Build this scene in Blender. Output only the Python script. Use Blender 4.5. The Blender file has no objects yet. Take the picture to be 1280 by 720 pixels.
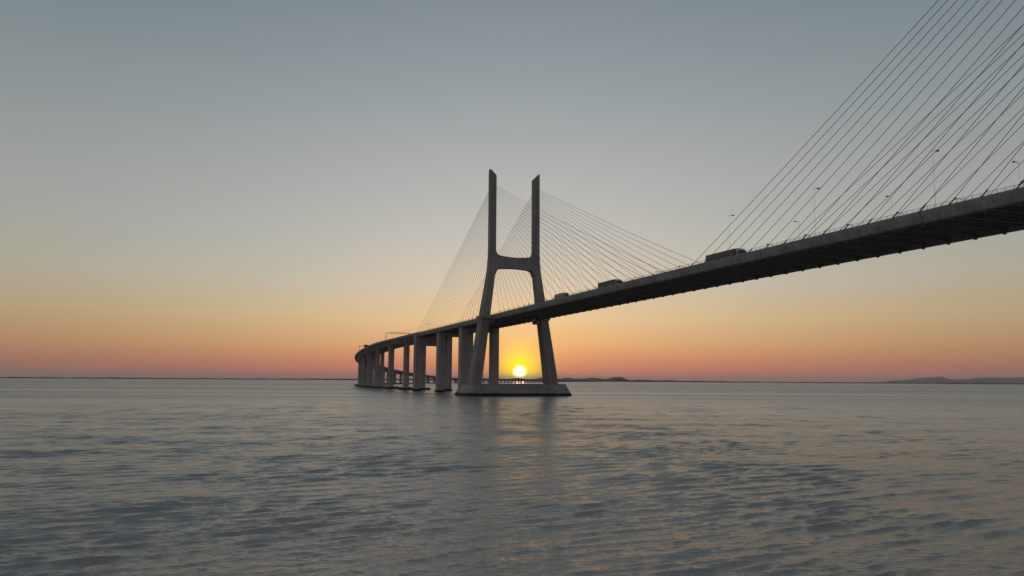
import bpy, bmesh, math, random
import numpy as np
from mathutils import Vector, Matrix

random.seed(7)
rng = np.random.default_rng(11)
scene = bpy.context.scene
COL = scene.collection
R = math.radians

# ------------------------------------------------------------------ camera
CAM_H = 9.5
PITCH = 0.1179
ROLL = 0.0062
cd = bpy.data.cameras.new("camera")
cam = bpy.data.objects.new("camera", cd)
COL.objects.link(cam)
cd.sensor_fit = 'HORIZONTAL'
cd.sensor_width = 36.0
cd.lens = 36.0 * 973.94 / 1280.0
cd.clip_start = 0.5
cd.clip_end = 200000.0
cam.matrix_world = (Matrix.Translation((0, 0, CAM_H)) @ Matrix.Rotation(math.pi / 2 + PITCH, 4, 'X')
                    @ Matrix.Rotation(ROLL, 4, 'Z'))
scene.camera = cam

# ------------------------------------------------------------------ sun direction
SUN_EL = R(0.58)
SUN_AZ = R(0.60)                       # to the right of +Y
SUN = Vector((math.sin(SUN_AZ) * math.cos(SUN_EL), math.cos(SUN_AZ) * math.cos(SUN_EL), math.sin(SUN_EL)))


def lin(r, g, b):
    def f(c):
        c /= 255.0
        return c / 12.92 if c <= 0.04045 else ((c + 0.055) / 1.055) ** 2.4
    return (f(r), f(g), f(b), 1.0)


# ------------------------------------------------------------------ world
world = bpy.data.worlds.new("World")
scene.world = world
world.use_nodes = True
nt = world.node_tree
nt.nodes.clear()
N = nt.nodes.new
L = nt.links.new


def wmath(op, a, b=None, clamp=False):
    n = N('ShaderNodeMath')
    n.operation = op
    n.use_clamp = clamp
    for i, v in enumerate((a, b)):
        if v is None:
            continue
        if isinstance(v, (int, float)):
            n.inputs[i].default_value = v
        else:
            L(v, n.inputs[i])
    return n.outputs[0]


def wmix(kind, fac, a, b):
    n = N('ShaderNodeMix')
    n.data_type = 'RGBA'
    n.blend_type = kind
    for sock, v in ((n.inputs[0], fac), (n.inputs[6], a), (n.inputs[7], b)):
        if isinstance(v, (int, float)):
            sock.default_value = v
        elif isinstance(v, tuple):
            sock.default_value = v
        else:
            L(v, sock)
    return n.outputs[2]


def wramp(fac, stops, interp='EASE'):
    n = N('ShaderNodeValToRGB')
    n.color_ramp.interpolation = interp
    el = n.color_ramp.elements
    while len(el) < len(stops):
        el.new(0.5)
    for e, (p, c) in zip(el, stops):
        e.position = p
        e.color = c
    L(fac, n.inputs[0])
    return n.outputs[0]


tc = N('ShaderNodeTexCoord')
sep = N('ShaderNodeSeparateXYZ')
L(tc.outputs['Generated'], sep.inputs[0])
elev = wmath('MULTIPLY', wmath('ARCSINE', sep.outputs['Z']), 180 / math.pi)   # degrees
ef = wmath('DIVIDE', elev, 40.0, True)


def st(deg, r, g, b, k=1.0):
    c = lin(r, g, b)
    return (deg / 40.0, (c[0] * k, c[1] * k, c[2] * k, 1.0))


sunward = wramp(ef, [st(0, 228, 122, 98), st(1.2, 226, 142, 106), st(2.7, 228, 179, 124), st(4.5, 222, 196, 154),
                     st(7.0, 203, 196, 178), st(10.3, 186, 189, 184), st(15.5, 168, 174, 174), st(21.5, 145, 155, 159),
                     st(27.5, 125, 137, 144), st(40, 127, 136, 141)], 'LINEAR')
sideward = wramp(ef, [st(0, 168, 110, 98), st(1.0, 170, 116, 94), st(2.5, 182, 142, 104), st(4.5, 182, 160, 125),
                      st(7.0, 172, 167, 150), st(10.3, 161, 164, 158), st(15.5, 148, 153, 153), st(21.5, 128, 139, 143),
                      st(27.5, 109, 123, 132), st(40, 119, 128, 134)], 'LINEAR')
backward = wramp(ef, [st(0, 118, 112, 116), st(4, 132, 122, 124), st(10, 130, 126, 128), st(20, 122, 126, 130), st(40, 119, 128, 134)], 'LINEAR')

# angle from the sun, measured round the horizon and on the dome
hyp = wmath('SQRT', wmath('ADD', wmath('MULTIPLY', sep.outputs['X'], sep.outputs['X']),
                          wmath('MULTIPLY', sep.outputs['Y'], sep.outputs['Y'])))
azdot = wmath('DIVIDE', wmath('ADD', wmath('MULTIPLY', sep.outputs['X'], math.sin(SUN_AZ)),
                              wmath('MULTIPLY', sep.outputs['Y'], math.cos(SUN_AZ))), wmath('MAXIMUM', hyp, 1e-4))
azang = wmath('MULTIPLY', wmath('ARCCOSINE', wmath('MINIMUM', wmath('MAXIMUM', azdot, -1.0), 1.0)), 180 / math.pi)
side_f = wmath('DIVIDE', azang, 36.0, True)
side_n = N('ShaderNodeMapRange')
side_n.interpolation_type = 'SMOOTHSTEP'
L(azang, side_n.inputs[0])
side_n.inputs[1].default_value = 0.0
side_n.inputs[2].default_value = 38.0
back_n = N('ShaderNodeMapRange')
back_n.interpolation_type = 'SMOOTHSTEP'
L(azang, back_n.inputs[0])
back_n.inputs[1].default_value = 38.0
back_n.inputs[2].default_value = 120.0
col = wmix('MIX', side_n.outputs[0], sunward, sideward)
col = wmix('MIX', back_n.outputs[0], col, backward)

dotn = N('ShaderNodeVectorMath')
dotn.operation = 'DOT_PRODUCT'
L(tc.outputs['Generated'], dotn.inputs[0])
dotn.inputs[1].default_value = SUN
sang = wmath('MULTIPLY', wmath('ARCCOSINE', wmath('MINIMUM', dotn.outputs['Value'], 1.0)), 180 / math.pi)
# aureole of forward scattered light, and the disc itself
g1 = wmath('EXPONENT', wmath('MULTIPLY', wmath('POWER', wmath('DIVIDE', sang, 1.45), 2.0), -1.0))
g2 = wmath('EXPONENT', wmath('DIVIDE', sang, -3.6))
disc = N('ShaderNodeMapRange')
disc.interpolation_type = 'SMOOTHSTEP'
L(sang, disc.inputs[0])
disc.inputs[1].default_value = 0.62
disc.inputs[2].default_value = 0.2
disc.inputs[3].default_value = 0.0
disc.inputs[4].default_value = 1.0


def scaled(fac, c):
    n = N('ShaderNodeVectorMath')
    n.operation = 'SCALE'
    n.inputs[0].default_value = c
    L(fac, n.inputs['Scale'])
    return n.outputs[0]


def vadd(a, b):
    n = N('ShaderNodeVectorMath')
    n.operation = 'ADD'
    L(a, n.inputs[0])
    L(b, n.inputs[1])
    return n.outputs[0]


total = vadd(vadd(vadd(col, scaled(g1, (0.85, 1.0, -0.20))), scaled(g2, (0.30, 0.16, 0.0))),
             scaled(disc.outputs[0], (2.6, 2.4, 2.2)))
bg1 = N('ShaderNodeBackground')
L(total, bg1.inputs[0])
bg1.inputs[1].default_value = 0.98
sky = N('ShaderNodeTexSky')
sky.sky_type = 'NISHITA'
sky.sun_disc = False
sky.sun_elevation = SUN_EL
sky.sun_rotation = SUN_AZ
sky.dust_density = 3.0
sky.air_density = 1.2
bg2 = N('ShaderNodeBackground')
L(sky.outputs[0], bg2.inputs[0])
bg2.inputs[1].default_value = 0.02
ad = N('ShaderNodeAddShader')
L(bg1.outputs[0], ad.inputs[0])
L(bg2.outputs[0], ad.inputs[1])
wo = N('ShaderNodeOutputWorld')
L(ad.outputs[0], wo.inputs[0])

# ------------------------------------------------------------------ sun lamp
sd = bpy.data.lights.new("sun", 'SUN')
sd.energy = 0.6
sd.angle = R(0.9)
sd.color = (1.0, 0.36, 0.18)
so = bpy.data.objects.new("sun", sd)
COL.objects.link(so)
so.rotation_euler = (-SUN).to_track_quat('-Z', 'Y').to_euler()

vs = scene.view_settings
vs.view_transform = 'Standard'
vs.look = 'None'
vs.exposure = 0.0
vs.gamma = 1.0
vs.use_curve_mapping = False
scene.cycles.volume_bounces = 0
scene.cycles.max_bounces = 6


# ------------------------------------------------------------------ materials
class Mat:
    def __init__(self, name, rough=0.8, spec=0.4):
        self.m = bpy.data.materials.new(name)
        self.m.use_nodes = True
        self.t = self.m.node_tree
        self.b = self.t.nodes['Principled BSDF']
        self.b.inputs['Roughness'].default_value = rough
        self.b.inputs['Specular IOR Level'].default_value = spec

    def n(self, k, **kw):
        x = self.t.nodes.new(k)
        for a, v in kw.items():
            setattr(x, a, v)
        return x

    def l(self, a, b):
        self.t.links.new(a, b)

    def coords(self, scale=(1, 1, 1), src='Object'):
        t = self.n('ShaderNodeTexCoord')
        mp = self.n('ShaderNodeMapping')
        mp.inputs['Scale'].default_value = scale
        self.l(t.outputs[src], mp.inputs[0])
        return mp.outputs[0]

    def noise(self, vec, scale, detail=4, rough=0.6):
        x = self.n('ShaderNodeTexNoise')
        x.inputs['Scale'].default_value = scale
        x.inputs['Detail'].default_value = detail
        x.inputs['Roughness'].default_value = rough
        self.l(vec, x.inputs['Vector'])
        return x.outputs['Fac']

    def ramp(self, fac, stops):
        x = self.n('ShaderNodeValToRGB')
        el = x.color_ramp.elements
        while len(el) < len(stops):
            el.new(0.5)
        for e, (p, c) in zip(el, stops):
            e.position = p
            e.color = (*c, 1) if len(c) == 3 else c
        self.l(fac, x.inputs[0])
        return x.outputs[0]

    def mixc(self, kind, fac, a, b):
        x = self.n('ShaderNodeMix', data_type='RGBA', blend_type=kind)
        for s, v in ((x.inputs[0], fac), (x.inputs[6], a), (x.inputs[7], b)):
            if isinstance(v, (int, float, tuple)):
                s.default_value = v
            else:
                self.l(v, s)
        return x.outputs[2]

    def bump(self, h, strength, dist):
        x = self.n('ShaderNodeBump')
        x.inputs['Strength'].default_value = strength
        x.inputs['Distance'].default_value = dist
        self.l(h, x.inputs['Height'])
        self.l(x.outputs[0], self.b.inputs['Normal'])
        return x


def concrete(name, c, streak=0.35, tide=True):
    m = Mat(name, 0.85, 0.3)
    co = m.coords((1, 1, 1))
    a = m.noise(co, 0.12, 6, 0.6)
    base = m.ramp(a, [(0.25, tuple(v * 0.7 for v in c)), (0.75, tuple(v * 1.2 for v in c))])
    st_ = m.noise(m.coords((0.9, 0.9, 0.035)), 1.0, 4, 0.55)
    dark = m.ramp(st_, [(0.42, (1, 1, 1)), (0.75, (1 - streak,) * 3)])
    cc = m.mixc('MULTIPLY', 1.0, base, dark)
    # pour joints every 4 m of height
    sp = m.n('ShaderNodeSeparateXYZ')
    g = m.n('ShaderNodeNewGeometry')
    m.l(g.outputs['Position'], sp.inputs[0])
    fr = m.n('ShaderNodeMath', operation='PINGPONG')
    m.l(sp.outputs['Z'], fr.inputs[0])
    fr.inputs[1].default_value = 2.0
    jl = m.ramp(fr.outputs[0], [(0.0, (0.7, 0.7, 0.7)), (0.06, (1, 1, 1))])
    cc = m.mixc('MULTIPLY', 0.7, cc, jl)
    if tide:
        wob = m.n('ShaderNodeMath', operation='ADD')
        sc = m.n('ShaderNodeMath', operation='MULTIPLY')
        m.l(a, sc.inputs[0])
        sc.inputs[1].default_value = 1.0
        m.l(sp.outputs['Z'], wob.inputs[0])
        m.l(sc.outputs[0], wob.inputs[1])
        mr = m.n('ShaderNodeMapRange')
        m.l(wob.outputs[0], mr.inputs[0])
        mr.inputs[1].default_value = 2.0
        mr.inputs[2].default_value = 2.5
        cc = m.mixc('MIX', mr.outputs[0], (0.022, 0.02, 0.016, 1), cc)
    m.l(cc, m.b.inputs['Base Color'])
    m.bump(m.noise(co, 1.5, 6, 0.7), 0.3, 0.05)
    return m.m


def plain(name, c, rough=0.6, metal=0.0, scale=0.8, var=0.2):
    m = Mat(name, rough, 0.4)
    m.b.inputs['Metallic'].default_value = metal
    a = m.noise(m.coords(), scale, 4, 0.6)
    m.l(m.ramp(a, [(0.3, tuple(v * (1 - var) for v in c)), (0.7, tuple(v * (1 + var) for v in c))]), m.b.inputs['Base Color'])
    m.bump(a, 0.1, 0.02)
    return m.m


M = {
    'pylon': concrete('pylon_concrete', (0.35, 0.295, 0.28)),
    'pier': concrete('pier_concrete', (0.41, 0.34, 0.325), 0.3),
    'deck': concrete('deck_concrete', (0.34, 0.325, 0.315), 0.45, False),
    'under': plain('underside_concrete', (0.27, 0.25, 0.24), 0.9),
    'asphalt': plain('asphalt', (0.05, 0.05, 0.052), 0.9),
    'paint': plain('road_paint', (0.75, 0.75, 0.73), 0.7),
    'steel': plain('painted_steel', (0.10, 0.10, 0.105), 0.5, 0.3),
    'galv': plain('galvanised_steel', (0.42, 0.42, 0.43), 0.6, 0.2),
    'cable': plain('cable_sheath', (0.22, 0.22, 0.225), 0.5),
    'pipe': plain('guide_pipe_steel', (0.07, 0.07, 0.075), 0.5),
    'lamp': plain('lamp_housing', (0.12, 0.12, 0.12), 0.4),
    'tarp': plain('trailer_tarpaulin', (0.20, 0.145, 0.135), 0.6),
    'tarp_grey': plain('grey_tarpaulin', (0.14, 0.13, 0.13), 0.6),
    'cab': plain('cab_paint_white', (0.45, 0.46, 0.46), 0.35),
    'cab_dark': plain('cab_paint_grey', (0.26, 0.27, 0.27), 0.35),
    'coach': plain('coach_paint', (0.36, 0.36, 0.37), 0.3),
    'glass': plain('vehicle_glass', (0.02, 0.022, 0.025), 0.08),
    'rubber': plain('tyre_rubber', (0.02, 0.02, 0.02), 0.9),
    'sign': plain('sign_back', (0.07, 0.07, 0.075), 0.6),
    'feather': plain('gull_feathers', (0.10, 0.10, 0.10), 0.8),
}


# ------------------------------------------------------------------ mesh helpers
class MB:
    def __init__(self):
        self.v, self.f, self.mi = [], [], []

    def add(self, vs_, fs, mi=0):
        o = len(self.v)
        self.v += [tuple(p) for p in vs_]
        self.f += [tuple(i + o for i in f) for f in fs]
        self.mi += [mi] * len(fs)

    def box(self, x0, x1, y0, y1, z0, z1, mi=0):
        vs_ = [(x, y, z) for z in (z0, z1) for y in (y0, y1) for x in (x0, x1)]
        self.add(vs_, [(0, 2, 3, 1), (4, 5, 7, 6), (0, 1, 5, 4), (2, 6, 7, 3), (0, 4, 6, 2), (1, 3, 7, 5)], mi)

    def loft(self, rings, caps=True, mi=0, closed=False):
        n = len(rings[0])
        vs_ = [p for r in rings for p in r]
        fs = []
        k = len(rings)
        for i in range(k if closed else k - 1):
            j = (i + 1) % k
            for a in range(n):
                b = (a + 1) % n
                fs.append((i * n + a, i * n + b, j * n + b, j * n + a))
        if caps and not closed:
            fs.append(tuple(range(n))[::-1])
            fs.append(tuple((k - 1) * n + a for a in range(n)))
        self.add(vs_, fs, mi)

    def tube(self, pts, rad, seg=6, mi=0):
        pts = [Vector(p) for p in pts]
        rads = rad if isinstance(rad, (list, tuple)) else [rad] * len(pts)
        rings = []
        for i, p in enumerate(pts):
            d = (pts[min(i + 1, len(pts) - 1)] - pts[max(i - 1, 0)]).normalized()
            up = Vector((0, 0, 1)) if abs(d.z) < 0.95 else Vector((1, 0, 0))
            a = d.cross(up).normalized()
            b = d.cross(a).normalized()
            rings.append([p + (a * math.cos(2 * math.pi * k / seg) + b * math.sin(2 * math.pi * k / seg)) * rads[i]
                          for k in range(seg)])
        self.loft(rings, True, mi)

    def build(self, name, mats, parent=None, smooth=False):
        me = bpy.data.meshes.new(name)
        me.from_pydata(self.v, [], self.f)
        for m in (mats if isinstance(mats, (list, tuple)) else [mats]):
            me.materials.append(m)
        if any(self.mi):
            me.polygons.foreach_set('material_index', self.mi)
        bm = bmesh.new()
        bm.from_mesh(me)
        bmesh.ops.recalc_face_normals(bm, faces=bm.faces)
        bm.to_mesh(me)
        bm.free()
        if smooth:
            me.polygons.foreach_set('use_smooth', [True] * len(me.polygons))
        me.update()
        o = bpy.data.objects.new(name, me)
        COL.objects.link(o)
        if parent:
            o.parent = parent
        return o


def empty(name, loc=(0, 0, 0), rz=0.0, parent=None):
    o = bpy.data.objects.new(name, None)
    o.empty_display_size = 0.5
    COL.objects.link(o)
    o.location = loc
    o.rotation_euler = (0, 0, rz)
    if parent:
        o.parent = parent
    return o


def tag(o, label=None, cat=None, group=None, kind=None):
    if label:
        o['label'] = label
    if cat:
        o['category'] = cat
    if group:
        o['group'] = group
    if kind:
        o['kind'] = kind
    return o


def copy_tree(o, parent=None):
    c = o.copy()
    COL.objects.link(c)
    if parent:
        c.parent = parent
    for ch in list(o.children):
        copy_tree(ch, c)
    return c


# ------------------------------------------------------------------ the water, one sheet with real waves
WAVES = []
main_dir = math.atan2(math.cos(R(30)), -math.sin(R(30)))
# (how many, shortest, longest, spread in degrees, slope of each, how far the front is steepened)
for num, l0, l1, sp_, sl, skew in ((5, 5.0, 8.0, 14, 0.010, 0.2), (26, 1.4, 3.5, 9, 0.0340, 0.85), (44, 0.6, 1.4, 15, 0.0200, 0.7), (90, 0.24, 0.6, 26, 0.0135, 0.4)):
    for i in range(num):
        lam = l0 * (l1 / l0) ** rng.random()
        ang = main_dir + rng.normal() * R(sp_)
        WAVES.append((lam, ang, sl * lam / (2 * math.pi) * (0.6 + 0.8 * rng.random()), rng.random() * 2 * math.pi, skew))


def make_water():
    # rings round the origin, cells growing with distance
    rad = [0.0]
    r = 18.0
    while r < 1100:
        rad.append(r)
        r *= 1.0028
    while r < 45000:
        rad.append(r)
        r *= 1.06
    rad.append(45000.0)
    rad = np.array(rad[1:])
    front = np.radians(np.arange(-46, 46.01, 0.125))
    rest = np.radians(np.arange(52, 309, 6.0))
    az = np.concatenate([front, rest])
    step = np.where(np.arange(len(az)) < len(front), math.radians(0.125), math.radians(6.0))
    RR, AA = np.meshgrid(rad, az, indexing='ij')
    X = RR * np.sin(AA)
    Y = RR * np.cos(AA)
    cell = np.maximum(RR * step[None, :] * 0.8, RR * 0.0028)
    cell = np.where(RR > 1090, RR, cell)
    Z = np.zeros_like(X)
    DX = np.zeros_like(X)
    DY = np.zeros_like(X)
    # gusts: slow wind patches, and groups in which the waves stand up
    calm = 0.5 + 0.5 * np.sin(X * 0.021 + 1.3 * np.sin(Y * 0.013)) * np.sin(Y * 0.019 + X * 0.008 + 0.7)
    grp = np.zeros_like(X)
    for _ in range(14):
        fl = 9.0 + 22.0 * rng.random()
        fa = rng.random() * 2 * math.pi
        grp += np.sin(2 * math.pi / fl * (X * math.cos(fa) * 0.6 + Y * math.sin(fa)) + rng.random() * 6.28)
    grp = 1 / (1 + np.exp(-grp / 1.5))
    gust = 0.80 + 0.26 * calm + 0.9 * (grp - 0.5)
    fine = 0.8 + 0.35 * calm
    for lam, ang, amp, ph, skew in WAVES:
        w = np.clip((lam / np.maximum(cell, 1e-3) - 2.0) / 1.5, 0, 1)
        k = 2 * math.pi / lam
        p = k * (X * math.cos(ang) + Y * math.sin(ang)) + ph
        p = p + 0.9 * np.sin((X * 0.13 + Y * 0.07) / max(lam, 2) + ph * 3)
        wa = w * amp * (gust if lam > 0.9 else fine)
        p = p + skew * np.sin(p)
        Z += wa * np.sin(p)
        cq = wa * np.cos(p) * 0.9
        DX += cq * math.cos(ang)
        DY += cq * math.sin(ang)
    # flatten where the sheet ends
    n_r, n_a = X.shape
    verts = np.stack([X + DX, Y + DY, Z], -1).reshape(-1, 3)
    verts = np.vstack([verts, [[0, 0, 0]]])
    i = np.arange(n_r - 1)[:, None]
    j = np.arange(n_a)[None, :]
    jn = (j + 1) % n_a
    quads = np.stack([i * n_a + j + 0 * jn, i * n_a + jn, (i + 1) * n_a + jn, (i + 1) * n_a + j + 0 * jn], -1).reshape(-1, 4)
    tris = [(len(verts) - 1, (k + 1) % n_a, k) for k in range(n_a)]
    me = bpy.data.meshes.new('water')
    nq, ntr = len(quads), len(tris)
    me.vertices.add(len(verts))
    me.vertices.foreach_set('co', verts.ravel())
    loops = np.concatenate([quads[:, ::-1].ravel(), np.array(tris)[:, ::-1].ravel()])
    me.loops.add(len(loops))
    me.loops.foreach_set('vertex_index', loops.astype(np.int32))
    me.polygons.add(nq + ntr)
    starts = np.concatenate([np.arange(nq) * 4, nq * 4 + np.arange(ntr) * 3])
    me.polygons.foreach_set('loop_start', starts.astype(np.int32))
    me.update(calc_edges=True)
    me.validate()
    if me.polygons[0].normal.z < 0:
        me.flip_normals()
    me.polygons.foreach_set('use_smooth', [True] * len(me.polygons))
    o = bpy.data.objects.new('water', me)
    COL.objects.link(o)
    tag(o, kind='structure')
    m = Mat('estuary_water', 0.14, 0.5)
    m.b.inputs['IOR'].default_value = 2.0
    g = m.n('ShaderNodeNewGeometry')

    def mapped(scale, rot=0.0):
        mp = m.n('ShaderNodeMapping')
        mp.inputs['Scale'].default_value = scale
        mp.inputs['Rotation'].default_value = (0, 0, rot)
        m.l(g.outputs['Position'], mp.inputs[0])
        return mp.outputs[0]
    big = m.noise(mapped((0.0035, 0.016, 0.01)), 1.0, 5, 0.6)
    m.l(m.ramp(big, [(0.3, (0.140, 0.135, 0.125)), (0.7, (0.170, 0.164, 0.152))]), m.b.inputs['Base Color'])
    rot = -R(30)
    n1 = m.noise(mapped((0.12, 0.5, 0.3), rot), 1.0, 3, 0.55)
    n2 = m.noise(mapped((0.7, 2.6, 1.5), rot), 1.0, 4, 0.6)
    n3 = m.noise(mapped((2.5, 7.5, 6.0), -R(18)), 1.0, 4, 0.65)
    n4 = m.noise(mapped((0.28, 1.15, 1.0), -R(38)), 1.0, 4, 0.6)
    streak = m.ramp(m.noise(mapped((0.0022, 0.017, 0.01)), 1.0, 4, 0.6), [(0.35, (0.55,) * 3), (0.65, (1.0,) * 3)])
    b1 = m.n('ShaderNodeBump')
    b1.inputs['Distance'].default_value = 1.6
    m.l(n1, b1.inputs['Height'])
    # the long swell is geometry close by; the bump carries it beyond
    ln = m.n('ShaderNodeVectorMath', operation='LENGTH')
    m.l(g.outputs['Position'], ln.inputs[0])
    far = m.n('ShaderNodeMapRange')
    m.l(ln.outputs['Value'], far.inputs[0])
    far.inputs[1].default_value = 400
    far.inputs[2].default_value = 1300
    far.inputs[3].default_value = 0.0
    far.inputs[4].default_value = 1.0
    mu = m.n('ShaderNodeMath', operation='MULTIPLY')
    m.l(far.outputs[0], mu.inputs[0])
    m.l(streak, mu.inputs[1])
    m.l(mu.outputs[0], b1.inputs['Strength'])
    rr = m.n('ShaderNodeMapRange')
    m.l(ln.outputs['Value'], rr.inputs[0])
    rr.inputs[1].default_value = 60
    rr.inputs[2].default_value = 500
    rr.inputs[3].default_value = 0.14
    rr.inputs[4].default_value = 0.36
    rs = m.n('ShaderNodeMath', operation='MULTIPLY')
    band = m.ramp(m.noise(mapped((0.0009, 0.009, 0.01)), 1.0, 5, 0.65), [(0.36, (0.62,) * 3), (0.62, (1.0,) * 3)])
    m.l(rr.outputs[0], rs.inputs[0])
    m.l(band, rs.inputs[1])
    m.l(rs.outputs[0], m.b.inputs['Roughness'])
    b2 = m.n('ShaderNodeBump')
    b2.inputs['Distance'].default_value = 0.16
    m.l(n2, b2.inputs['Height'])
    mu2 = m.n('ShaderNodeMath', operation='MULTIPLY')
    m.l(streak, mu2.inputs[0])
    mu2.inputs[1].default_value = 0.75
    m.l(mu2.outputs[0], b2.inputs['Strength'])
    b4 = m.n('ShaderNodeBump')
    b4.inputs['Distance'].default_value = 0.25
    b4.inputs['Strength'].default_value = 0.6
    m.l(n4, b4.inputs['Height'])
    m.l(b1.outputs[0], b4.inputs['Normal'])
    m.l(b4.outputs[0], b2.inputs['Normal'])
    b3 = m.n('ShaderNodeBump')
    b3.inputs['Distance'].default_value = 0.05
    b3.inputs['Strength'].default_value = 0.9
    m.l(n3, b3.inputs['Height'])
    m.l(b2.outputs[0], b3.inputs['Normal'])
    m.l(b3.outputs[0], m.b.inputs['Normal'])
    o.data.materials.append(m.m)


make_water()


# ------------------------------------------------------------------ far shore and hills
def px_az(px):
    return math.atan((px - 640) / 973.94)


def terrain(name, d0, depth, prof, rough, mat, a0=-46, a1=46, step=0.04):
    """prof: (azimuth in degrees, height in m)"""
    azs = np.arange(a0, a1, step)
    pa = [p[0] for p in prof]
    ph = [p[1] for p in prof]
    h = np.interp(azs, pa, ph)
    ns = np.zeros_like(azs)
    for k in range(40):
        fq = 0.6 * 1.17 ** k
        ns += np.sin(azs * fq + rng.random() * 6.28) / (1 + k * 0.25)
    h = h * (1 + rough * ns / 2.2)
    rows = [(0.0, 0.0), (0.02, 0.45), (0.15, 0.75), (0.5, 1.0), (0.8, 0.85), (1.0, 0.0)]
    V = []
    for fr, hf in rows:
        for a, hh in zip(azs, h):
            d = d0 + depth * fr + (160 * math.sin(a * 0.9) + 60 * math.sin(a * 3.3) if fr == 0 else 0)
            wob = 1 + (0.25 if d0 < 20000 else 0.04) * math.sin(a * 2.3 * (1 + fr)) * (fr not in (0.0, 1.0))
            V.append((d * math.sin(R(a)), d * math.cos(R(a)), max(hh, 0.3) * hf * wob - (3.0 if hf == 0 else 0)))
    n = len(azs)
    F = [(r * n + i, r * n + i + 1, (r + 1) * n + i + 1, (r + 1) * n + i) for r in range(len(rows) - 1) for i in range(n - 1)]
    mb = MB()
    mb.add(V, F)
    o = mb.build(name, mat, smooth=True)
    tag(o, kind='structure')
    return o


mm = Mat('shore_woodland', 0.95, 0.1)
cz = mm.noise(mm.coords((0.004, 0.004, 0.02)), 1.0, 6, 0.65)
mm.l(mm.ramp(cz, [(0.3, (0.035, 0.045, 0.025)), (0.7, (0.10, 0.085, 0.055))]), mm.b.inputs['Base Color'])
D = math.degrees
terrain('far_shore', 9000, 2600,
        [(-46, 11), (D(px_az(0)), 11), (D(px_az(220)), 13), (D(px_az(300)), 11), (D(px_az(420)), 16), (D(px_az(560)), 26), (D(px_az(640)), 33), (D(px_az(700)), 38),
         (D(px_az(756)), 36), (D(px_az(763)), 50), (D(px_az(778)), 50), (D(px_az(786)), 34), (D(px_az(830)), 22), (D(px_az(860)), 15),
         (D(px_az(920)), 11), (D(px_az(1090)), 10), (46, 12)], 0.10, mm.m)
terrain('distant_mountains', 26500, 4000,
        [(-46, 1), (D(px_az(1060)), 1), (D(px_az(1095)), 30), (D(px_az(1130)), 110), (D(px_az(1160)), 190), (D(px_az(1168)), 205),
         (D(px_az(1176)), 215), (D(px_az(1181)), 150), (D(px_az(1190)), 120), (D(px_az(1203)), 125), (D(px_az(1216)), 185),
         (D(px_az(1245)), 192), (D(px_az(1280)), 195), (40, 210), (46, 150)], 0.02, mm.m)

# ------------------------------------------------------------------ bridge frame: local x = t along the axis towards the near pylon,
# local y = s to the right, z up; origin at the waterline below the far pylon
TH = 0.3553
BR_LOC = Vector((1.126, 489.8, 0))
BR_RZ = TH - math.pi / 2


def zd(t):
    """road level along the bridge"""
    if t >= 0:
        tt = t if t <= 420 else 420
        z = 49.47 + 0.614 * tt / 100 - 0.124 * (tt / 100) ** 2
        return z - 0.006 * max(0, t - 420)
    u = -t
    z = 49.47 - 0.003 * min(u, 330)
    if u > 330:
        a = min(u - 330, 120)
        z -= 0.003 * a + 0.020 * a * a / 240
    if u > 450:
        a = min(u - 450, 1300)
        z -= 0.023 * a
    if u > 1750:
        a = min(u - 1750, 200)
        z -= 0.023 * (a - a * a / 400)
    return z


# plan of the road beyond the far pylon
_US = np.arange(0, 9600, 1.0)
_H = np.where(_US > 345, (np.minimum(_US, 1100) - 345) / 2250.0, 0.0) + np.where(_US > 1100, (np.minimum(_US, 1800) - 1100) / 3300.0, 0.0)
_TX = -np.concatenate([[0], np.cumsum(np.cos(_H[:-1]))])
_TY = np.concatenate([[0], np.cumsum(np.sin(_H[:-1]))])


def road(u):
    """bridge-frame (t, s) of the centre line at distance u behind the far pylon, and its heading"""
    return (float(np.interp(u, _US, _TX)), float(np.interp(u, _US, _TY)), float(np.interp(u, _US, _H)))


bridge = empty('cable_stayed_bridge', BR_LOC, BR_RZ)
tag(bridge, 'long cable-stayed road bridge with tall H-shaped concrete pylon standing in front of the rising sun', 'bridge')

T0, T1 = -199.0, 500.0


def sweep(mb, section, ts, mi=0, dz=0.0):
    rings = [[(t, s, zd(t) + z + dz) for s, z in section] for t in ts]
    mb.loft(rings, True, mi)


ts_main = list(np.arange(T0, T1 + 0.1, 9.986))
slab = MB()
sweep(slab, [(-15.5, -0.02), (-15.5, -0.5), (-13.6, -0.55), (13.6, -0.55), (15.5, -0.5), (15.5, -0.02), (0, 0.22)], ts_main)
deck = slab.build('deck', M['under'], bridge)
for sg in (-1, 1):
    e = MB()
    sweep(e, [(sg * 15.48, 0.12), (sg * 15.48, -0.9), (sg * 15.1, -2.45), (sg * 14.75, -2.62), (sg * 14.0, -2.62), (sg * 13.9, -0.56), (sg * 14.9, 0.12)], ts_main)
    e.build('edge_beam', M['deck'], deck)
rs = MB()
sweep(rs, [(-13.4, 0.045), (-13.4, 0.03), (13.4, 0.03), (13.4, 0.045), (0, 0.24)], ts_main)
rs.build('road_surface', M['asphalt'], deck)
ln = MB()
for s in (-12.6, -9.2, -5.6, -1.9, 1.9, 5.6, 9.2, 12.6):
    solid = abs(s) in (12.6, 1.9)
    t = T0 + 1
    while t < T1 - 13:
        l_ = 12.0 if solid else 4.0
        zz = 0.05 + (13.4 - abs(s)) / 13.4 * 0.195 + 0.004
        ln.loft([[(q, s - 0.08, zd(q) + zz - 0.003), (q, s + 0.08, zd(q) + zz - 0.003), (q, s + 0.08, zd(q) + zz + 0.004), (q, s - 0.08, zd(q) + zz + 0.004)] for q in (t, t + l_)])
        t += 12.02
ln.build('lane_lines', M['paint'], deck)
md = MB()
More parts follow.
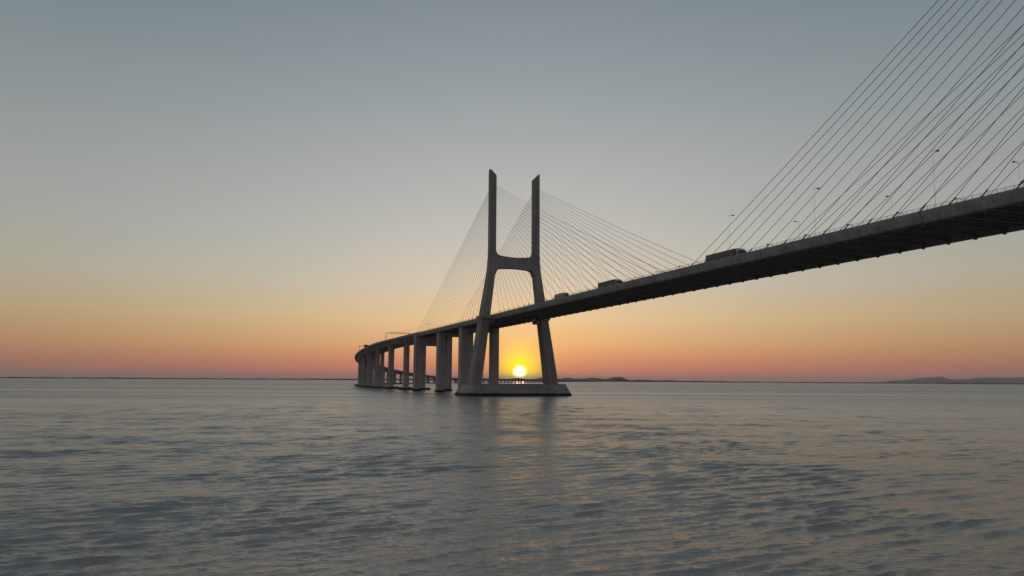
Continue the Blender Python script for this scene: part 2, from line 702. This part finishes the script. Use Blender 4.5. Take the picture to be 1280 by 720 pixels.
sweep(md, [(-0.4, 0.24), (-0.15, 0.5), (-0.1, 1.05), (0.1, 1.05), (0.15, 0.5), (0.4, 0.24)], ts_main)
md.build('median_barrier', M['deck'], deck)


def railing(name_parent, path, offset, zfun, post=2.0, height=1.05):
    """posts and three rails along a polyline (pts: list of (x, y, z))"""
    mb = MB()
    for hh, r_ in ((height, 0.045), (height * 0.62, 0.022), (height * 0.32, 0.022)):
        mb.tube([(x, y, z + hh) for x, y, z in path], r_, 4)
    acc = 0.0
    for (a, b) in zip(path[:-1], path[1:]):
        A, B = Vector(a), Vector(b)
        n = max(1, round((B - A).length / post))
        for i in range(n):
            p = A.lerp(B, i / n)
            mb.box(p.x - 0.035, p.x + 0.035, p.y - 0.035, p.y + 0.035, p.z - 0.05, p.z + height)
    return mb.build('railing', M['steel'], name_parent)


for sg in (-1, 1):
    railing(deck, [(t, sg * 15.2, zd(t) + 0.12) for t in ts_main], 0, None)
    cb = MB()
    sweep(cb, [(sg * 13.45, -0.02), (sg * 13.45, 0.35), (sg * 13.6, 0.85), (sg * 13.8, 0.85), (sg * 13.9, 0.0)], ts_main)
    cb.build('crash_barrier', M['galv'], deck)

# cross beams under the slab, one at each stay
CB_D = 8.1966
first = None
cbt = [213.1186 + k * CB_D for k in range(-47, 32)]
xb = MB()
xb.box(-0.02, 0.02, -13.85, 13.85, -2.1, -0.6)
xb.box(-0.32, 0.32, -13.85, 13.85, -2.2, -2.1)
# the girder carries its bearings and the stay's lower anchorage below each edge beam
for sg in (-1, 1):
    xb.box(-0.28, 0.28, min(sg * 13.2, sg * 13.97), max(sg * 13.2, sg * 13.97), -3.1, -2.0)
    for q in (-9, -4.5, 0, 4.5, 9):
        xb.box(-0.15, 0.15, q * sg - 0.02, q * sg + 0.02, -2.09, -0.62)
for t in cbt:
    if t < T0 + 2:
        continue
    if first is None:
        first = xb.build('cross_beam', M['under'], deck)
        o = first
    else:
        o = first.copy()
        COL.objects.link(o)
        o.parent = deck
    o.location = (t, 0, zd(t))
ib = MB()
for t in [c + CB_D / 2 for c in cbt if c > T0]:
    ib.box(t - 0.02, t + 0.02, -13.85, 13.85, zd(t) - 1.7, zd(t) - 0.6)
    ib.box(t - 0.2, t + 0.2, -13.85, 13.85, zd(t) - 1.78, zd(t) - 1.7)
for s in (-9.3, -4.6, 4.6, 9.3):
    for a, b in zip(ts_main[:-1], ts_main[1:]):
        pass
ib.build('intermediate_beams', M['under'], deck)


# ------------------------------------------------------------------ pylon
def leg_prof(z):
    so_ = np.interp(z, [0, 10.5, 25.7, 50.9, 67.4, 78, 84, 90, 143], [30.0, 28.3, 25.9, 21.9, 19.15, 17.5, 17.0, 16.8, 16.8])
    w = np.interp(z, [0, 25, 51, 67, 84, 90, 143], [7.0, 6.2, 5.5, 4.85, 4.3, 4.05, 4.0])
    d = np.interp(z, [0, 25, 51, 84, 90, 143], [10.0, 8.6, 7.0, 5.3, 4.9, 4.8])
    return float(so_), float(w), float(d)


def make_pylon():
    p = empty('pylon', (0, 0, 0), 0, bridge)
    for sg in (-1, 1):
        rings = []
        for z in list(np.arange(6.6, 138.0, 4.0)) + [138.6]:
            so_, w, d = leg_prof(z)
            c = 0.35
            a, b = so_ - w, so_
            pts = [(d / 2 - c, a), (d / 2, a + c), (d / 2, b - c), (d / 2 - c, b), (-d / 2 + c, b), (-d / 2, b - c), (-d / 2, a + c), (-d / 2 + c, a)]
            top = z > 138.5
            rings.append([(x, sg * s, (z + 4.1 * (s - a) / w) if top else z) for x, s in pts])
        mb = MB()
        mb.loft(rings)
        lg = mb.build('leg', M['pylon'], p)
        # lightning rod
        rod = MB()
        rod.tube([(0, sg * 16.5, 142.2), (0, sg * 16.5, 144.6)], 0.05, 5)
        rod.build('lightning_rod', M['steel'], p)
        # platform round the leg at road level
        so_, w, d = leg_prof(49)
        pl = MB()
        s0, s1 = so_ - w - 0.35, so_ + 0.75
        for x0, x1, a, b in ((-5.0, -d / 2 - 0.02, s0, s1), (d / 2 + 0.02, 5.0, s0, s1), (-d / 2 - 0.02, d / 2 + 0.02, so_ + 0.05, s1)):
            pl.box(x0, x1, min(sg * a, sg * b), max(sg * a, sg * b), 47.3, 49.2)
        pl.build('service_platform', M['deck'], p)
    # upper cross beam with rounded corners
    mb = MB()
    hw = 13.3
    ss = np.linspace(-hw, hw, 49)

    def fil(s, r):
        e = abs(s) - (12.7 - r)
        if e <= 0:
            return 0.0
        e = min(e, r)
        return r - math.sqrt(max(r * r - e * e, 0))
    top = [(s, 86.7 + 1.3 * (s / 12.7) ** 2 + fil(s, 2.6)) for s in ss]
    bot = [(s, 79.7 - 1.0 * (s / 12.7) ** 2 - fil(s, 3.0)) for s in ss]
    for i in range(len(ss) - 1):
        v = []
        for x in (-2.3, 2.3):
            v += [(x, top[i][0], top[i][1]), (x, top[i + 1][0], top[i + 1][1]), (x, bot[i + 1][0], bot[i + 1][1]), (x, bot[i][0], bot[i][1])]
        fs = [(0, 1, 2, 3), (7, 6, 5, 4), (0, 4, 5, 1), (3, 2, 6, 7)]
        mb.add(v, fs)
    bmx = mb
    cbm = bmx.build('crossbeam', M['pylon'], p)
    # beam that carries the deck
    lo = MB()
    for sg in (-1, 1):
        lo = MB()
        lo.box(-3.0, 3.0, min(sg * 13.9, sg * 17.4), max(sg * 13.9, sg * 17.4), 44.9, 46.7)
        lo.build('corbel', M['pylon'], p)
    ft = MB()

    def foot(hl, hw_, ch, z):
        return [(hl - ch, -hw_, z), (hl, -hw_ + ch, z), (hl, hw_ - ch, z), (hl - ch, hw_, z), (-hl + ch, hw_, z), (-hl, hw_ - ch, z), (-hl, -hw_ + ch, z), (-hl + ch, -hw_, z)]
    ft.loft([foot(15.0, 34.6, 1.5, -4), foot(14.6, 34.3, 1.5, 0.4), foot(12.0, 31.3, 1.3, 6.7), foot(12.0, 31.3, 1.3, 7.3)])
    ft.build('footing', M['pylon'], p)
    return p


pyl = make_pylon()
pyl2 = copy_tree(pyl, bridge)
pyl2.location = (416.0, 0, 0)
pyl2.scale = (1, 1, 1.055)


# ------------------------------------------------------------------ stay cables
def cable_mesh(ta, tb, s_deck, s_top, zt, rad=0.1):
    za = zd(tb) + 0.15
    A = Vector((tb, s_deck, za))
    B = Vector((ta, s_top, zt))
    d = (B - A)
    ln_ = d.length
    mb = MB()
    pts = []
    for i in range(13):
        f = i / 12
        p = A.lerp(B, f)
        p.z -= 0.006 * ln_ * 4 * f * (1 - f) * abs(d.x) / ln_
        pts.append(p)
    mb.tube(pts, rad, 6)
    g = MB()
    u = (pts[1] - pts[0]).normalized()
    g.tube([A - u * 1.2, A + u * 2.3], 0.16, 8)
    g.tube([A + u * 2.3, A + u * 2.5], 0.12, 8)
    return mb, g


specs = []
for ptx, dirs in ((0, (1, -1)), (416.0, (-1,))):
    for di in dirs:
        for sg in (-1, 1):
            for k in range(24):
                off = 213.1186 - CB_D - (23 - k) * CB_D if True else 0
                tb = (0 if ptx == 0 else 426.24) + di * off
                j = 23 - k
                zt = (133.0 if ptx == 0 else 142.3) - 1.1 * j - 0.031 * j * j
                if ptx == 0 and di == -1:
                    tb = ptx - (8 + (197.5 - 8) * (k + 1) / 24)
                specs.append((ptx, di, sg, k, tb, zt))
rank = {(416.0, -1): 0, (0, 1): 1, (0, -1): 2}
specs.sort(key=lambda q: (rank[(q[0], q[1])], -q[3]))
rest = MB()
for i, (ptx, di, sg, k, tb, zt) in enumerate(specs):
    rad = 0.062 + 0.018 * k / 23
    mb, g = cable_mesh(ptx + di * 1.6, tb, sg * 15.0, sg * 14.9, zt, rad)
    if i < 100:
        c = mb.build('stay_cable', M['cable'], bridge, True)
        g.build('guide_pipe', M['pipe'], c)
    else:
        o_ = len(rest.v)
        rest.add(mb.v, mb.f)
        rest.add(g.v, g.f)
ro = rest.build('stay_cables', M['cable'], bridge, True)
tag(ro, kind='stuff')


# ------------------------------------------------------------------ side span piers of the bridge
def make_pier(u, s_in, s_out, depth, ztop, cap_lo, cap_hi, base_pad=0.5):
    p = empty('pier', (-u, 0, 0), 0, bridge)
    for sg in (-1, 1):
        c = 0.3
        a, b, d = s_in, s_out, depth / 2
        pts = [(d - c, a), (d, a + c), (d, b - c), (d - c, b), (-d + c, b), (-d, b - c), (-d, a + c), (-d + c, a)]
        mb = MB()
        mb.loft([[(x, sg * s, z) for x, s in pts] for z in (-3, 12, 24, 36, ztop)])
        mb.build('column', M['pier'], p)
        bb = MB()
        e = base_pad
        bb.box(-d - e, d + e, min(sg * (a - e), sg * (b + e)), max(sg * (a - e), sg * (b + e)), -4, 1.5)
        bb.build('plinth', M['pier'], p)
    cb_ = MB()
    cb_.box(-depth * 0.32, depth * 0.32, -s_in - 0.1, s_in + 0.1, cap_lo, cap_hi)
    cb_.build('cap_beam', M['pier'], p)
    return p


make_pier(70.5, 9.0, 14.0, 8.0, zd(-70.5) - 2.7, 43.3, 46.2)
make_pier(131.5, 9.0, 14.0, 8.0, zd(-131.5) - 2.7, 43.0, 46.0)
make_pier(199.0, 11.2, 16.25, 7.6, zd(-199) + 0.9, 38.4, 46.2)

# ------------------------------------------------------------------ curved approach viaduct
U0, U1 = 199.15, 9300.0
o0 = road(U0)
via = empty('approach_viaduct', BR_LOC + Vector((0, 0, 0)), BR_RZ)
vloc = Matrix.Rotation(BR_RZ, 4, 'Z') @ Vector((o0[0], o0[1], 0))
via.location = BR_LOC + vloc
tag(via, 'long concrete viaduct curving away behind the pylon and dropping to low piers on the horizon', 'viaduct')


def vp(u, s, z):
    x, y, h = road(u)
    # heading: travelling along -t, right turn bends towards +s; right-hand normal in bridge frame
    nx, ny = math.sin(h), math.cos(h)
    return (x + nx * s - o0[0], y + ny * s - o0[1], z)


us_v = list(np.arange(U0, 1300, 10.0)) + list(np.arange(1300, U1, 25.0))


def vsweep(mb, section, us):
    mb.loft([[vp(u, s, zd(-u) + z) for s, z in section] for u in us])


vd = MB()
vsweep(vd, [(-15.5, 0.1), (-15.5, -1.0), (-15.3, -1.1), (-12.5, -1.5), (-10.6, -4.0), (-3.6, -4.0), (-2.6, -1.5), (2.6, -1.5), (3.6, -4.0), (10.6, -4.0),
            (12.5, -1.5), (15.3, -1.1), (15.5, -1.0), (15.5, 0.1), (0, 0.25)], us_v)
vdeck = vd.build('deck', M['deck'], via)
for sg in (-1, 1):
    pb = MB()
    vsweep(pb, [(sg * 15.45, 0.11), (sg * 15.62, 0.1), (sg * 15.62, 0.95), (sg * 15.4, 0.95), (sg * 15.25, 0.11)], us_v)
    pb.build('parapet', M['deck'], vdeck)
va = MB()
vsweep(va, [(-13.4, 0.13), (-13.4, 0.12), (13.4, 0.12), (13.4, 0.13), (0, 0.27)], us_v)
va.build('road_surface', M['asphalt'], vdeck)
u = 265.0
while u < U1 - 20:
    x, y, h = road(u)
    z_top = zd(-u) - 4.02
    p = empty('pier', (x - o0[0], y - o0[1], 0), -h, via)
    for sg in (-1, 1):
        c = 0.25
        a, b, d = 5.9, 10.0, 2.6
        pts = [(d - c, a), (d, a + c), (d, b - c), (d - c, b), (-d + c, b), (-d, b - c), (-d, a + c), (-d + c, a)]
        mb = MB()
        mb.loft([[(q, sg * s, z) for q, s in pts] for z in (0.5, z_top * 0.5, z_top - 1.6)] +
                [[(q * (1 + 0.0), sg * s, z_top) for q, s in pts]])
        mb.build('column', M['pier'], p)
    if u < 1700:
        pc = MB()
        pc.loft([[(4.2, -12.5, z), (4.2, 12.5, z), (1.6, 15.0, z), (-1.6, 15.0, z), (-4.2, 12.5, z), (-4.2, -12.5, z), (-1.6, -15.0, z), (1.6, -15.0, z)] for z in (-4, 2.1)])
    else:
        pc = MB()
        pc.box(-3.5, 3.5, -12, 12, -4, 1.2)
    pc.build('pile_cap', M['pier'], p)
    u += 75.0


# ------------------------------------------------------------------ things standing on the deck
def on_deck(t, s, extra=0.0):
    """world position on the road of the main bridge"""
    zz = zd(t) + 0.05 + (1 - min(abs(s), 13.4) / 13.4) * 0.195 + extra
    if t >= -199:
        p = Vector((t, s, zz))
    else:
        q = vp(-t, s, zd(t) + 0.26)
        p = Vector((q[0] + o0[0], q[1] + o0[1], q[2]))
    return BR_LOC + Matrix.Rotation(BR_RZ, 4, 'Z') @ p


def wheel(parent, x, y, r=0.5, w=0.32):
    mb = MB()
    mb.tube([(x, y - w / 2, r), (x, y + w / 2, r)], r, 16)
    wv = mb.build('wheel', M['rubber'], parent)
    h = MB()
    sy = 1 if y > 0 else -1
    h.tube([(x, y + sy * w / 2, r), (x, y + sy * (w / 2 + 0.03), r)], r * 0.5, 12)
    h.build('rim', M['galv'], wv)


def lorry(name, length, tarp, paint, label, round_top=False):
    """local +x is forward"""
    o = empty(name)
    tag(o, label, 'lorry', 'lorries crossing the bridge')
    xf = length / 2
    cl = 2.35
    cab = MB()
    prof = [(xf - cl, 0.55), (xf, 0.55), (xf + 0.0, 1.5), (xf - 0.12, 2.2), (xf - 0.42, 3.15), (xf - 0.9, 3.62), (xf - 1.5, 3.85), (xf - cl, 3.9)]
    cab.loft([[(x, y, z) for x, z in prof] for y in (-1.24, 1.24)])
    c = cab.build('cab', paint, o)
    ws = MB()
    ws.add([(xf - 0.02 - (0.12 if z > 1.7 else 0) + dx, y, z) for dx, z, y in ((0.05, 1.65, -1.1), (0.05, 1.65, 1.1), (-0.25, 2.95, 1.05), (-0.25, 2.95, -1.05))], [(0, 1, 2, 3)])
    w = MB()
    w.loft([[(xf + 0.01, y, 1.6), (xf - 0.1, y, 2.2), (xf - 0.36, y, 3.0), (xf - 0.41, y, 3.0), (xf - 0.2, y, 2.2), (xf - 0.1, y, 1.6)] for y in (-1.12, 1.12)])
    w.build('windscreen', M['glass'], c)
    for sg in (-1, 1):
        sw = MB()
        sw.box(xf - 1.5, xf - 0.45, min(sg * 1.2, sg * 1.262), max(sg * 1.2, sg * 1.262), 1.85, 2.7)
        sw.build('side_window', M['glass'], c)
        mi_ = MB()
        mi_.box(xf - 0.35, xf - 0.15, min(sg * 1.28, sg * 1.52), max(sg * 1.28, sg * 1.52), 1.9, 2.8)
        mi_.build('wing_mirror', M['lamp'], c)
        hl = MB()
        hl.box(xf - 0.05, xf + 0.03, min(sg * 0.7, sg * 1.1), max(sg * 0.7, sg * 1.1), 0.75, 1.0)
        hl.build('headlight', M['galv'], c)
    bx = MB()
    x0, x1 = -xf, xf - cl - 0.75
    prof = [(-1.27, 1.15), (1.27, 1.15), (1.27, 3.9), (1.2, 4.0), (-1.2, 4.0), (-1.27, 3.9)]
    bx.loft([[(x, y, z) for y, z in prof] for x in (x0, x1)])
    t_ = bx.build('trailer_body', tarp, o)
    fr = MB()
    for k in range(9):
        x = x0 + 0.1 + (x1 - x0 - 0.2) * k / 8
        for sg in (-1, 1):
            fr.box(x - 0.05, x + 0.05, min(sg * 1.26, sg * 1.295), max(sg * 1.26, sg * 1.295), 1.2, 3.85)
    fr.build('curtain_straps', M['lamp'], t_)
    ch = MB()
    ch.box(x0 + 0.1, xf - cl + 0.3, -0.5, 0.5, 0.75, 1.14)
    ch.box(x0, x0 + 0.12, -1.2, 1.2, 0.45, 0.75)
    ch.build('chassis', M['steel'], o)
    for x in (xf - 1.35, xf - cl - 2.2, -xf + 2.0, -xf + 3.35, -xf + 4.7):
        for sg in (-1, 1):
            wheel(o, x, sg * 1.07)
    return o


def place(o, t, s, flip=False):
    o.location = on_deck(t, s)
    o.rotation_euler = (0, 0, BR_RZ + (math.pi if flip else 0))


a = lorry('articulated_lorry', 19.8, M['tarp'], M['cab'], 'articulated lorry with dark reddish trailer and pale cab, largest and nearest vehicle on the bridge')
place(a, 233.9, -9.0)
b = lorry('articulated_lorry', 18.8, M['tarp_grey'], M['cab_dark'], 'dark grey lorry in the middle of the three vehicles on the bridge')
place(b, 147.6, -9.0)

coach = empty('coach')
tag(coach, 'pale grey high-roofed coach, smallest and farthest vehicle, just right of the pylon', 'coach')
cb2 = MB()
prof = [(-6.6, 0.45), (6.55, 0.45), (6.7, 1.2), (6.55, 2.2), (6.05, 3.35), (5.4, 3.85), (-6.2, 3.9), (-6.6, 3.6)]
cb2.loft([[(x, y * k, z) for x, z in prof] for y, k in ((-1.27, 1), (1.27, 1))])
body = cb2.build('body', M['coach'], coach)
wn = MB()
wn.box(-6.0, 5.3, -1.285, -1.25, 1.9, 2.9)
wn.build('window_band', M['glass'], body)
wn = MB()
wn.box(-6.0, 5.3, 1.25, 1.285, 1.9, 2.9)
wn.build('window_band', M['glass'], body)
w = MB()
w.loft([[(6.72, y, 1.3), (6.58, y, 2.2), (6.12, y, 3.25), (6.02, y, 3.25), (6.4, y, 2.2), (6.6, y, 1.3)] for y in (-1.15, 1.15)])
w.build('windscreen', M['glass'], body)
ac = MB()
ac.box(-2.0, 0.6, -0.8, 0.8, 3.86, 4.15)
ac.build('roof_unit', M['coach'], body)
for x in (4.2, -3.4, -4.7):
    for sg in (-1, 1):
        wheel(coach, x, sg * 1.08)
place(coach, 94.3, -9.0)


# lamps -------------------------------------------------------------
def make_lamp(kind_h, arm, double, label, group, thin=1.0):
    """post at origin, arm towards local -y (towards the carriageway)"""
    o = empty('street_lamp')
    tag(o, label, 'street lamp', group)
    po = MB()
    po.tube([(0, 0, 0), (0, 0, kind_h * 0.5), (0, 0, kind_h)], [0.12 * thin, 0.095 * thin, 0.065 * thin], 8)
    po.build('post', M['galv'], o)
    fl = MB()
    fl.tube([(0, 0, 0), (0, 0, 0.5)], 0.2, 8)
    fl.build('base_plate', M['galv'], o)
    for sg in ((-1, 1) if double else (-1,)):
        am = MB()
        am.tube([(0, 0, kind_h - 0.15), (0, sg * arm * 0.5, kind_h + 0.1), (0, sg * arm, kind_h + 0.15)], 0.075, 6)
        ar = am.build('arm', M['galv'], o)
        hd = MB()
        y0 = sg * arm
        rings = []
        for f, w_, h_ in ((0, 0.12, 0.08), (0.25, 0.28, 0.17), (0.7, 0.3, 0.17), (1.0, 0.12, 0.07)):
            y = y0 + sg * f * 0.95
            rings.append([(-w_, y, kind_h + 0.12 - h_), (w_, y, kind_h + 0.12 - h_), (w_ * 0.8, y, kind_h + 0.12 + h_), (-w_ * 0.8, y, kind_h + 0.12 + h_)])
        hd.loft(rings)
        hd.build('lamp_head', M['lamp'], o)
    return o


TALL, LOW, VIA = [], [], []
proto = None
GL1 = 'street lamps along the far edge of the bridge deck'
LB1 = 'short-armed street lamp at the far edge of the bridge deck, its head just above the road edge'
lamps1 = [(307.6 + 19.35 * k) for k in range(-10, 7)]
for i, t in enumerate(lamps1):
    if proto is None:
        proto = make_lamp(8.6, 2.0, False, LB1, GL1)
        o = proto
    else:
        o = copy_tree(proto)
    LOW.append((o, t))
    o.location = on_deck(t, 14.45)
    o.rotation_euler = (0, 0, BR_RZ)
GL2 = 'tall street lamps in pairs at both edges of the bridge deck'
proto = None
for k, t in enumerate([244.0, 284.0, 324.0, 364.0]):
    for s in (-14.45, 14.45):
        if proto is None:
            proto = make_lamp(14.4, 1.2, False, '-', GL2, 0.32)
            o = proto
        else:
            o = copy_tree(proto)
        o.location = on_deck(t, s, 0.05)
        o.rotation_euler = (0, 0, BR_RZ + (math.pi if s < 0 else 0))
        TALL.append((o, t, s))
GL3 = 'double-armed street lamps on the curving viaduct'
LB3 = 'thin double-armed street lamp standing on the median of the curving viaduct'
proto = None
for k in range(16):
    uu = 215 + k * 39.3
    if proto is None:
        proto = make_lamp(9.5, 1.6, True, LB3, GL3)
        o = proto
    else:
        o = copy_tree(proto)
    h = road(uu)[2]
    o.location = on_deck(-uu, 0.0)
    o.rotation_euler = (0, 0, BR_RZ - h)
    VIA.append((o, uu))


ORD = ['first', 'second', 'third', 'fourth', 'fifth', 'sixth', 'seventh', 'eighth', 'ninth', 'tenth', 'eleventh', 'twelfth',
       'thirteenth', 'fourteenth', 'fifteenth', 'sixteenth', 'seventeenth', 'eighteenth']
for i, (o, t) in enumerate(sorted(LOW, key=lambda q: q[1])):
    o['label'] = ORD[i] + ' short street lamp from the left along the far deck edge'
for side, nm in ((-14.45, 'near'), (14.45, 'far')):
    for i, (o, t, s) in enumerate(sorted([q for q in TALL if q[2] == side], key=lambda q: q[1])):
        o['label'] = ORD[i] + ' tall thin lamp right of the pylon on the ' + nm + ' deck edge'
for i, (o, uu) in enumerate(VIA):
    o['label'] = ORD[i] + ' double-armed lamp left of the pylon along the viaduct'


# gantries ----------------------------------------------------------
def gantry(u, panels, label, items):
    o = empty('sign_gantry')
    tag(o, label, 'gantry', 'gantries over the viaduct road')
    h = road(u)[2]
    o.location = on_deck(-u, 0)
    o.rotation_euler = (0, 0, BR_RZ - h)
    H = 8.4
    for sg in (-1, 1):
        p = MB()
        p.box(-0.22, 0.22, sg * 14.6 - 0.2, sg * 14.6 + 0.2, -0.2, H)
        p.build('post', M['steel'], o)
    bm_ = MB()
    for z in (H - 0.75, H):
        for x in (-0.35, 0.35):
            bm_.box(x - 0.07, x + 0.07, -14.8, 14.8, z - 0.07, z + 0.07)
    for k in range(18):
        y0, y1 = -14.6 + k * 1.62, -14.6 + (k + 1) * 1.62
        for x in (-0.35, 0.35):
            bm_.tube([(x, y0, H - 0.75 if k % 2 else H), (x, y1, H if k % 2 else H - 0.75)], 0.04, 4)
    bm_.build('truss_beam', M['steel'], o)
    for (y0, y1, z0, z1) in panels:
        s_ = MB()
        s_.box(0.45, 0.6, y0, y1, z0, z1)
        s_.build('sign_panel', M['sign'], o)
    for y in items:
        s_ = MB()
        s_.box(-0.3, 0.3, y - 0.45, y + 0.45, H + 0.08, H + 0.85)
        s_.build('lane_signal', M['sign'], o)
    return o


gantry(334, [], 'slim lattice gantry spanning the viaduct with a row of small boxes on its beam', [-8.5, -5.0, -2.0, 2.0, 5.0, 8.5])
gantry(560, [(-8.5, -3.0, 6.4, 9.6), (-1.6, 3.4, 6.6, 9.4)], 'sign gantry with two dark rectangular panels, farthest up the curved viaduct', [])

# inspection cradle hanging under the deck near the pylon
ig = empty('inspection_cradle', BR_LOC, BR_RZ)
tag(ig, 'dark inspection cradle hanging under the deck between the pylon legs', 'cradle')
ig.location = BR_LOC + Matrix.Rotation(BR_RZ, 4, 'Z') @ Vector((24, 0, zd(24) - 2.6))
mb = MB()
mb.box(-1.0, 1.0, -4.0, 6.0, -1.5, -1.35)
mb.build('platform', M['steel'], ig)
mb = MB()
for x in (-1, 1):
    for hz in (-0.4, -0.9):
        mb.box(x - 0.03, x + 0.03, -4, 6, hz - 0.03, hz + 0.03)
mb.build('guard_rail', M['steel'], ig)
for y in (-3.8, 5.8):
    mb = MB()
    mb.box(-0.9, 0.9, y - 0.08, y + 0.08, -1.36, 0.5)
    mb.build('hanger', M['steel'], ig)

# ------------------------------------------------------------------ haze
hz = MB()
hz.box(-60000, 60000, -60000, 60000, -6, 260)
hm = bpy.data.materials.new('morning_haze')
hm.use_nodes = True
ht = hm.node_tree
ht.nodes.clear()
pv = ht.nodes.new('ShaderNodeVolumePrincipled')
pv.inputs['Color'].default_value = (0.84, 0.92, 1.0, 1)
pv.inputs['Density'].default_value = 3.2e-5
pv.inputs['Anisotropy'].default_value = 0.3
pv.inputs['Density Attribute'].default_value = ''
out = ht.nodes.new('ShaderNodeOutputMaterial')
ht.links.new(pv.outputs[0], out.inputs['Volume'])
hob = hz.build('haze', hm)
tag(hob, kind='stuff')
